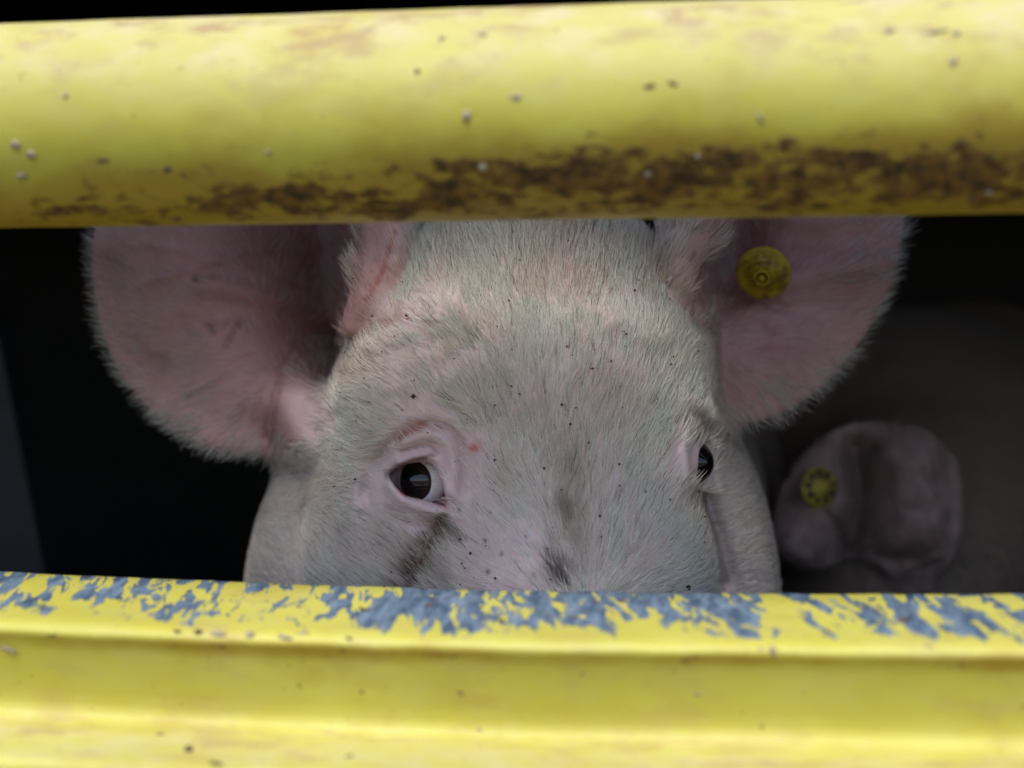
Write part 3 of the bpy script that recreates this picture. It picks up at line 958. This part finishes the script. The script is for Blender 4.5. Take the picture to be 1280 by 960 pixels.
# ------------------------------------------------------------------ bristles
def make_hairs(name, P, N, T, L, rad, tint, parent, off, lift, droop=.5, npt=6, curl=.12):
    n = len(P)
    T = T - N * np.sum(T * N, 1, keepdims=True)
    T /= np.linalg.norm(T, axis=1, keepdims=True) + 1e-9
    Bn = np.cross(N, T)
    s = np.linspace(0, 1, npt)
    side = RNG.normal(0, curl, n)
    pos = np.empty((n, npt, 3))
    for k, t in enumerate(s):
        along = t * (1 - .12 * t)
        up = lift * (t - droop * t * t)
        pos[:, k] = P + L[:, None] * (T * along + N * up[:, None] + Bn * (side * t * t)[:, None]) - N * (.0006 * (1 - t))
    cv = bpy.data.hair_curves.new(name)
    cv.add_curves([npt] * n)
    cv.attributes['position'].data.foreach_set('vector', pos.astype(np.float32).ravel())
    ra = cv.attributes.new('radius', 'FLOAT', 'POINT')
    prof_r = np.array([1, 1, .9, .75, .5, .12])[:npt]
    ra.data.foreach_set('value', (rad[:, None] * prof_r[None]).astype(np.float32).ravel())
    ta = cv.attributes.new('tint', 'FLOAT_COLOR', 'CURVE')
    ta.data.foreach_set('color', np.concatenate([tint, np.ones((n, 1))], 1).astype(np.float32).ravel())
    cv.materials.append(MAT_HAIR)
    o = bpy.data.objects.new(name, cv); COL.objects.link(o); o.parent = parent; o.location = off
    return o


def sample_mesh(V, Q, dens):
    """dens: per-vertex roots per square metre -> root positions, normals, vertex ids"""
    A, B, C, D = V[Q[:, 0]], V[Q[:, 1]], V[Q[:, 2]], V[Q[:, 3]]
    nrm = np.cross(C - A, D - B) * .5
    area = np.linalg.norm(nrm, axis=1)
    lam = area * dens[Q].mean(1)
    k = RNG.poisson(lam)
    idx = np.repeat(np.arange(len(Q)), k)
    u = RNG.random((len(idx), 2))
    a, b = u[:, :1], u[:, 1:]
    P = (A[idx] * (1 - a) + B[idx] * a) * (1 - b) + (D[idx] * (1 - a) + C[idx] * a) * b
    return P, idx


# smoothed vertex normals
fn = np.cross(V[Q[:, 2]] - V[Q[:, 0]], V[Q[:, 3]] - V[Q[:, 1]])
VN = np.zeros_like(V)
for c in range(4):
    for a in range(3):
        VN[:, a] += np.bincount(Q[:, c], fn[:, a], len(V))
VN /= np.linalg.norm(VN, axis=1, keepdims=True) + 1e-12

uvV = proj(V)
seen = (V[:, 1] < 1.06) & (VN[:, 1] < .45) & (V[:, 2] > -.20)
ear = np.maximum(earness_L, earness_R)
dens = np.where(seen, 5.6e5, 0)
dens = dens * np.clip(.15 + 1.7 * fbm(V, 38, 12, 3), .2, 1.6)
bare = [((545, 665), 12, .7), ((530, 700), 12, .7), ((516, 735), 12, .7), ((591, 560), 9, .95), ((545, 632), 26, 1.0), ((862, 580), 20, 1.0), ((526, 602), 38, 1.0), ((495, 600), 38, .97), ((540, 580), 48, .97), ((520, 640), 36, .9), ((590, 590), 30, .75), ((600, 640), 40, .6), ((620, 705), 55, .78), ((660, 690), 40, .6), ((540, 545), 45, .8), ((470, 620), 30, .8), ((560, 620), 30, .7),
        ((500, 405), 40, .5), ((540, 390), 35, .5), ((600, 560), 26, .6),
        ((850, 580), 22, .6), ((870, 582), 30, .97), ((380, 515), 40, 1.0), ((350, 500), 30, 1.0), ((865, 345), 26, .8), ((790, 390), 40, .35)]
bm = np.ones(len(V))
for (cx, cy2), s, a in bare:
    bm *= 1 - a * np.exp(-(np.hypot(uvV[:, 0] - cx, uvV[:, 1] - cy2) / s) ** 4)
for pts, w, a in (([(478, 250), (474, 340), (440, 405)], 20, .95), ([(508, 300), (480, 370)], 10, .7), ([(895, 275), (862, 330), (868, 385)], 17, .8)):
    bm *= 1 - a * np.exp(-(seg_dist(uvV, pts) / w) ** 4)
dens *= bm * np.where((rimd < .0025) & (eH > -.001), .10, 1)
# cheeks: fine and short
cheek = np.clip((V[:, 1] - .905) / .03, 0, 1) * (1 - ear) * (V[:, 2] < -.03)
# inside of the ears: sparse, denser towards the rim
(dL,), _ = EAR_L.look(V, (EAR_L.d2,)); (dR,), _ = EAR_R.look(V, (EAR_R.d2,))
rim = np.where(earness_L > earness_R, np.exp(dL / .044), np.exp(dR / .036))
dens = dens * (1 - ear) + ear * np.where(seen | ((ear > .5) & (V[:, 1] < 1.06) & (VN[:, 1] < .8)), 4.2e5 * np.clip(rim * 1.0 + .12, 0, 1) * np.clip(2.0 * fbm(V, 60, 13, 2) - .2, .1, 1.4), 0) * bm
dens[V[:, 2] > .17] *= .3
P, qi = sample_mesh(V, Q, dens)
v0i = Q[qi, 0]
N = VN[v0i]; earR_, earL_ = earness_R[v0i], earness_L[v0i]; er = ear[v0i]; ck = cheek[v0i]
uvP = proj(P)
S0 = W(742, 800, .80)
T = P - S0; T[:, 1] *= .6
# the hair parts sideways over the brows, and lies back and down on the cheeks
T /= np.linalg.norm(T, axis=1, keepdims=True)
dwn = np.clip((640 - uvP[:, 0] - 120) / 140, 0, 1) * np.clip((uvP[:, 1] - 430) / 160, 0, 1) * (1 - er)
T[:, 2] -= dwn * .55
T[:, 0] -= np.clip((640 - uvP[:, 0]) / 260, 0, 1) * .5 * (uvP[:, 1] > 400) * (1 - er)
lower_left = np.clip((600 - uvP[:, 0]) / 60, 0, 1) * np.clip((uvP[:, 1] - 630) / 40, 0, 1)
T[:, 2] += lower_left * .9; T[:, 0] += lower_left * (.35 + 0 * T[:, 0])
T[:, 0] += np.clip((uvP[:, 0] - 800) / 80, 0, 1) * .35 * (1 - er)
TEL = P - W(430, 440, .93); TEL /= np.linalg.norm(TEL, axis=1, keepdims=True); TEL[:, 2] += .10 * (TEL[:, 0] < -.2)
TER = P - W(870, 420, .93); TER /= np.linalg.norm(TER, axis=1, keepdims=True)
T = T * (1 - er)[:, None] + TEL * earL_[:, None] + TER * earR_[:, None]
T += .16 * (np.stack([vnoise(P, 120, 31), vnoise(P, 120, 32), vnoise(P, 120, 33)], 1) * 2 - 1)
T += .55 * (np.stack([vnoise(P, 45, 41), vnoise(P, 45, 42), vnoise(P, 45, 43)], 1) * 2 - 1) * .5
T += RNG.normal(0, .10, T.shape)
crest = np.clip((P[:, 2] - .045) / .04, 0, 1) * (1 - er)
nn = len(P)
L = RNG.uniform(.008, .0175, nn) * (1 + .35 * crest)
L = L * (1 - ck * .15)
rimP = rim[v0i]
clump = vnoise(P, 90, 55)
L = np.where(er > .5, RNG.uniform(.008, .020, nn) - .005 * rimP + .006 * rimP * RNG.random(nn) * (.4 + 1.2 * clump), L)
rad = RNG.uniform(.00010, .00018, nn) * (1 - .1 * ck) * np.where(er > .5, .75, 1)
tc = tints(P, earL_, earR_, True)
rv = RNG.random(nn)
tc = tc * RNG.uniform(.72, 1.12, nn)[:, None]
dark = (rv < .05) & (er < .5)
tc[dark] = tc[dark] * np.array([[.32, .27, .22]])
lift = RNG.uniform(.16, .42, nn) + .5 * crest
lift = np.where(er > .5, RNG.uniform(.15, .45, nn), lift)
lift *= (1 - .4 * ck)
print("hairs", nn)
hr = make_hairs("bristles", P, N, T, L, rad, np.clip(tc, .005, .9), pig, OFF, lift)

# specks of dry dirt caught in the bristles of the face
fv = np.nonzero(seen & (ear < .3) & (uvV[:, 1] > 290) & (uvV[:, 1] < 745) & (uvV[:, 0] > 420) & (uvV[:, 0] < 880) & (dens > 1e5))[0]
pick = RNG.choice(fv, 150, replace=False)
vs, fs = [], []
for v in pick:
    r = RNG.uniform(.0004, .00105) * (1.5 if RNG.random() < .1 else 1)
    c = V[v] + VN[v] * .0022
    b = len(vs)
    for dxyz in ((1, 0, 0), (-1, 0, 0), (0, 1, 0), (0, -1, 0), (0, 0, 1), (0, 0, -1)):
        vs.append(c + np.array(dxyz) * r * RNG.uniform(.5, 1.4))
    fs += [(b, b + 2, b + 4), (b + 2, b + 1, b + 4), (b + 1, b + 3, b + 4), (b + 3, b, b + 4), (b + 2, b, b + 5), (b + 1, b + 2, b + 5), (b + 3, b + 1, b + 5), (b, b + 3, b + 5)]
o = mesh_obj("dirt_specks", vs, fs, MAT_CRUMB_DARK, pig, True, OFF); o["kind"] = "stuff"

# lashes of the near eye
la = []
upper = [(486, 590), (497, 580), (515, 573), (534, 572), (545, 577)]
npu = np.array(upper, float)
for k in range(34):
    t = random.random() * 3.99; i = int(t); p = npu[i] + (npu[i + 1] - npu[i]) * (t - i)
    la.append(W(p[0], p[1] - 1, .8665) + np.array([0, .002 + .004 * (3 - t) / 3, 0]))
la = np.array(la)
LT = np.tile(np.array([[-.75, -.35, -.15]]), (len(la), 1)) + RNG.normal(0, .15, (len(la), 3))
LN = np.tile(np.array([[-.1, -.9, .3]]), (len(la), 1))
make_hairs("eyelashes", la, LN / np.linalg.norm(LN[0]), LT, RNG.uniform(.005, .009, len(la)), np.full(len(la), .00011), np.tile(np.array([[.16, .12, .10]]), (len(la), 1)), pig, OFF, np.full(len(la), .3))


# ------------------------------------------------------------------ ear tag
def lathe(prof, n=40, off=None):
    vs, fs = [], []
    for r, z in prof:
        for k in range(n):
            a = 2 * math.pi * k / n
            ox, oy = (off(z) if off else (0, 0))
            vs.append((r * math.cos(a) + ox, r * math.sin(a) + oy, z))
    for i in range(len(prof) - 1):
        for k in range(n):
            a, b = i * n + k, i * n + (k + 1) % n
            fs.append((a, b, b + n, a + n))
    return vs, fs


def ear_tag(center, normal, R, parent, off, label=None, printed=False):
    prof = [(0.0001, -.0016), (R * .97, -.0016), (R, -.0008), (R, .0003), (R * .97, .0010), (R * .80, .0013), (R * .50, .0020)]
    if not printed:
        prof += [(R * .46, .0050), (R * .42, .0062), (R * .33, .0070), (R * .315, .0120), (R * .29, .0135), (R * .225, .0137), (R * .205, .0105), (.0001, .0100)]
    else:
        prof += [(R * .36, .0030), (R * .26, .0032), (.0001, .0030)]
    vs, fs = lathe(prof)
    o = mesh_obj("ear_tag", vs, fs, MAT_TAG, parent, True)
    o.rotation_mode = 'QUATERNION'; o.rotation_quaternion = Vector(normal).normalized().to_track_quat('Z', 'Y')
    o.location = Vector(center) + off
    if label: o["label"] = label
    if not printed:
        vs, fs = lathe([(.0001, .0095), (R * .14, .0095), (R * .13, .0140), (R * .06, .0170), (.0001, .0173)], 14)
        mesh_obj("pin_tip", vs, fs, MAT_TAG, o, True)
    else:
        # raised dark marks round the disc
        vs, fs = [], []
        for k in range(9):
            a = 2 * math.pi * k / 9 + .2; r1, r2 = R * .52, R * .86; da = .17 + .07 * (k % 3)
            b = len(vs)
            for z in (.0014, .0034):
                for (r, q) in ((r1, a - da), (r2, a - da * .7), (r2, a + da * .7), (r1, a + da)):
                    vs.append((r * math.cos(q), r * math.sin(q), z))
            fs += [(b, b + 3, b + 2, b + 1), (b + 4, b + 5, b + 6, b + 7)] + [(b + i, b + (i + 1) % 4, b + 4 + (i + 1) % 4, b + 4 + i) for i in range(4)]
        mesh_obj("tag_print", vs, fs, MAT_TAG_DARK, o)
    return o


ear_tag(W(954, 341, .960), (-.26, -1, -.40), .0185, pig, OFF, "round yellow tag with a raised centre pin")

# ------------------------------------------------------------------ second pig, behind on the right
YR2 = 1.16
OUT2 = [(1002, 560), (1038, 534), (1085, 520), (1138, 526), (1172, 548), (1197, 588), (1198, 640), (1190, 690), (1172, 722), (1150, 736), (1120, 730), (1090, 706), (1065, 700), (1030, 716), (1000, 712), (968, 695), (960, 660), (968, 610)]
EAR2 = Ear(YR2, OUT2, lambda U: YR2 + .0 * U[:, 0], [
    ([(1072, 560), (1080, 620), (1068, 690)], 18, .020), ([(1140, 570), (1145, 650)], 52, -.030), ([(1015, 590), (1010, 640)], 34, -.012), ([(982, 680), (1000, 690)], 20, -.020),
    ([(1030, 640), (1048, 660), (1060, 690)], 7, .008), ([(1100, 690), (1150, 700)], 12, .005), ([(1190, 560), (1196, 640), (1180, 715)], 12, -.008), ([(1100, 560), (1120, 620), (1105, 680)], 14, -.003), ([(1150, 600), (1160, 650)], 16, .0035), ([(1035, 560), (1050, 610), (1045, 650)], 12, -.004), ([(1130, 705), (1165, 690)], 7, -.004)], thick=.0034)


def pig2_sdf(P):
    P = P.astype(np.float64)
    d = cone(P, (.40, 1.52, -.13), (.58, 1.80, -.13), .200, .215)
    d = smin(d, cone(P, (.58, 1.80, -.13), (.78, 2.20, -.14), .215, .20), .08)
    d = smin(d, cone(P, (.38, 1.33, -.15), (.42, 1.52, -.13), .130, .175), .08)
    d = smin(d, ell(P, (.335, 1.26, -.19), (.105, .095, .12)), .05)
    d = smin(d, cone(P, (.33, 1.24, -.22), (.31, 1.14, -.40), .085, .050), .04)
    d = smin(d, cone(P, (.31, 1.14, -.40), (.308, 1.12, -.44), .050, .044), .02)
    d = smin(d, ell(P, (.30, 1.27, -.27), (.10, .09, .10)), .04)
    for sx, t in ((-1, 0.0), (1, 0.0), (-1, 1.0), (1, 1.0)):
        bx = .46 + .28 * t + sx * .11; by = 1.62 + .50 * t - sx * .05
        d = smin(d, cone(P, (bx, by, -.25), (bx, by, -.43), .085, .042), .05)
        d = smin(d, cone(P, (bx, by, -.43), (bx, by, FLOOR + .03), .038, .027), .02)
    d = smin(d, EAR2.sdf(P), .012)
    return d


xs = axis([(.14, .50, .0028), (.50, 1.04, .012)]); ys = axis([(1.05, 1.34, .0028), (1.34, 2.45, .012)]); zs = axis([(FLOOR - .02, -.30, .008), (-.30, .12, .0028)])
V2, Q2 = surface_nets(pig2_sdf, xs, ys, zs)
e2 = np.clip((.006 - np.abs(EAR2.sdf(V2))) / .003, 0, 1)[:, None]
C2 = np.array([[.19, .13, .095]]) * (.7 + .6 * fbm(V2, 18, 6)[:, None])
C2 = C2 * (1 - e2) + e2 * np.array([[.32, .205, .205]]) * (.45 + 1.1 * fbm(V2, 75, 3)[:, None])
uv2 = proj(V2)
for pts, w, c, s in (([(1075, 590), (1080, 640), (1065, 700)], 12, (.13, .08, .07), .6), ([(1110, 690), (1150, 700), (1170, 680)], 14, (.22, .13, .08), .6), ([(1130, 660), (1155, 655)], 10, (.34, .16, .17), .5), ([(1048, 655), (1060, 690)], 7, (.12, .07, .07), .6), ([(985, 678)], 18, (.42, .28, .36), .6)):
    a = s * np.exp(-(seg_dist(uv2, pts) / w) ** 2)[:, None] * e2
    C2 = C2 * (1 - a) + np.array([c]) * a
pig2 = bpy.data.objects.new("pig", None); COL.objects.link(pig2); pig2.location = (.55, 1.75, Z0 + FLOOR)
tag(pig2, "dim dirty pig in the shadows at right, seen behind the first with ear drooping", "pig")
OFF2 = Vector((0, 0, Z0)) - pig2.location
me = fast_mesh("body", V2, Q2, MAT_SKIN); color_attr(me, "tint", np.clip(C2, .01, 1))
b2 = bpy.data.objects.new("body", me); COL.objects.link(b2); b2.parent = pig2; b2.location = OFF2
ear_tag(W(1024, 609, 1.136), (.35, -1, .12), .0165, pig2, OFF2, "oval yellow tag with dark marks", True)
# sparse bristles of the second pig
fn = np.cross(V2[Q2[:, 2]] - V2[Q2[:, 0]], V2[Q2[:, 3]] - V2[Q2[:, 1]])
VN2 = np.zeros_like(V2)
for c in range(4):
    for a in range(3):
        VN2[:, a] += np.bincount(Q2[:, c], fn[:, a], len(V2))
VN2 /= np.linalg.norm(VN2, axis=1, keepdims=True) + 1e-12
dn = np.where((VN2[:, 1] < .4) & (V2[:, 2] > -.3) & (V2[:, 1] < 1.7), 2.2e5, 0)
P, qi = sample_mesh(V2, Q2, dn); N = VN2[Q2[qi, 0]]
T = P - W(1060, 560, 1.16); T[:, 2] -= .03; T /= np.linalg.norm(T, axis=1, keepdims=True); T += RNG.normal(0, .2, T.shape)
nn = len(P)
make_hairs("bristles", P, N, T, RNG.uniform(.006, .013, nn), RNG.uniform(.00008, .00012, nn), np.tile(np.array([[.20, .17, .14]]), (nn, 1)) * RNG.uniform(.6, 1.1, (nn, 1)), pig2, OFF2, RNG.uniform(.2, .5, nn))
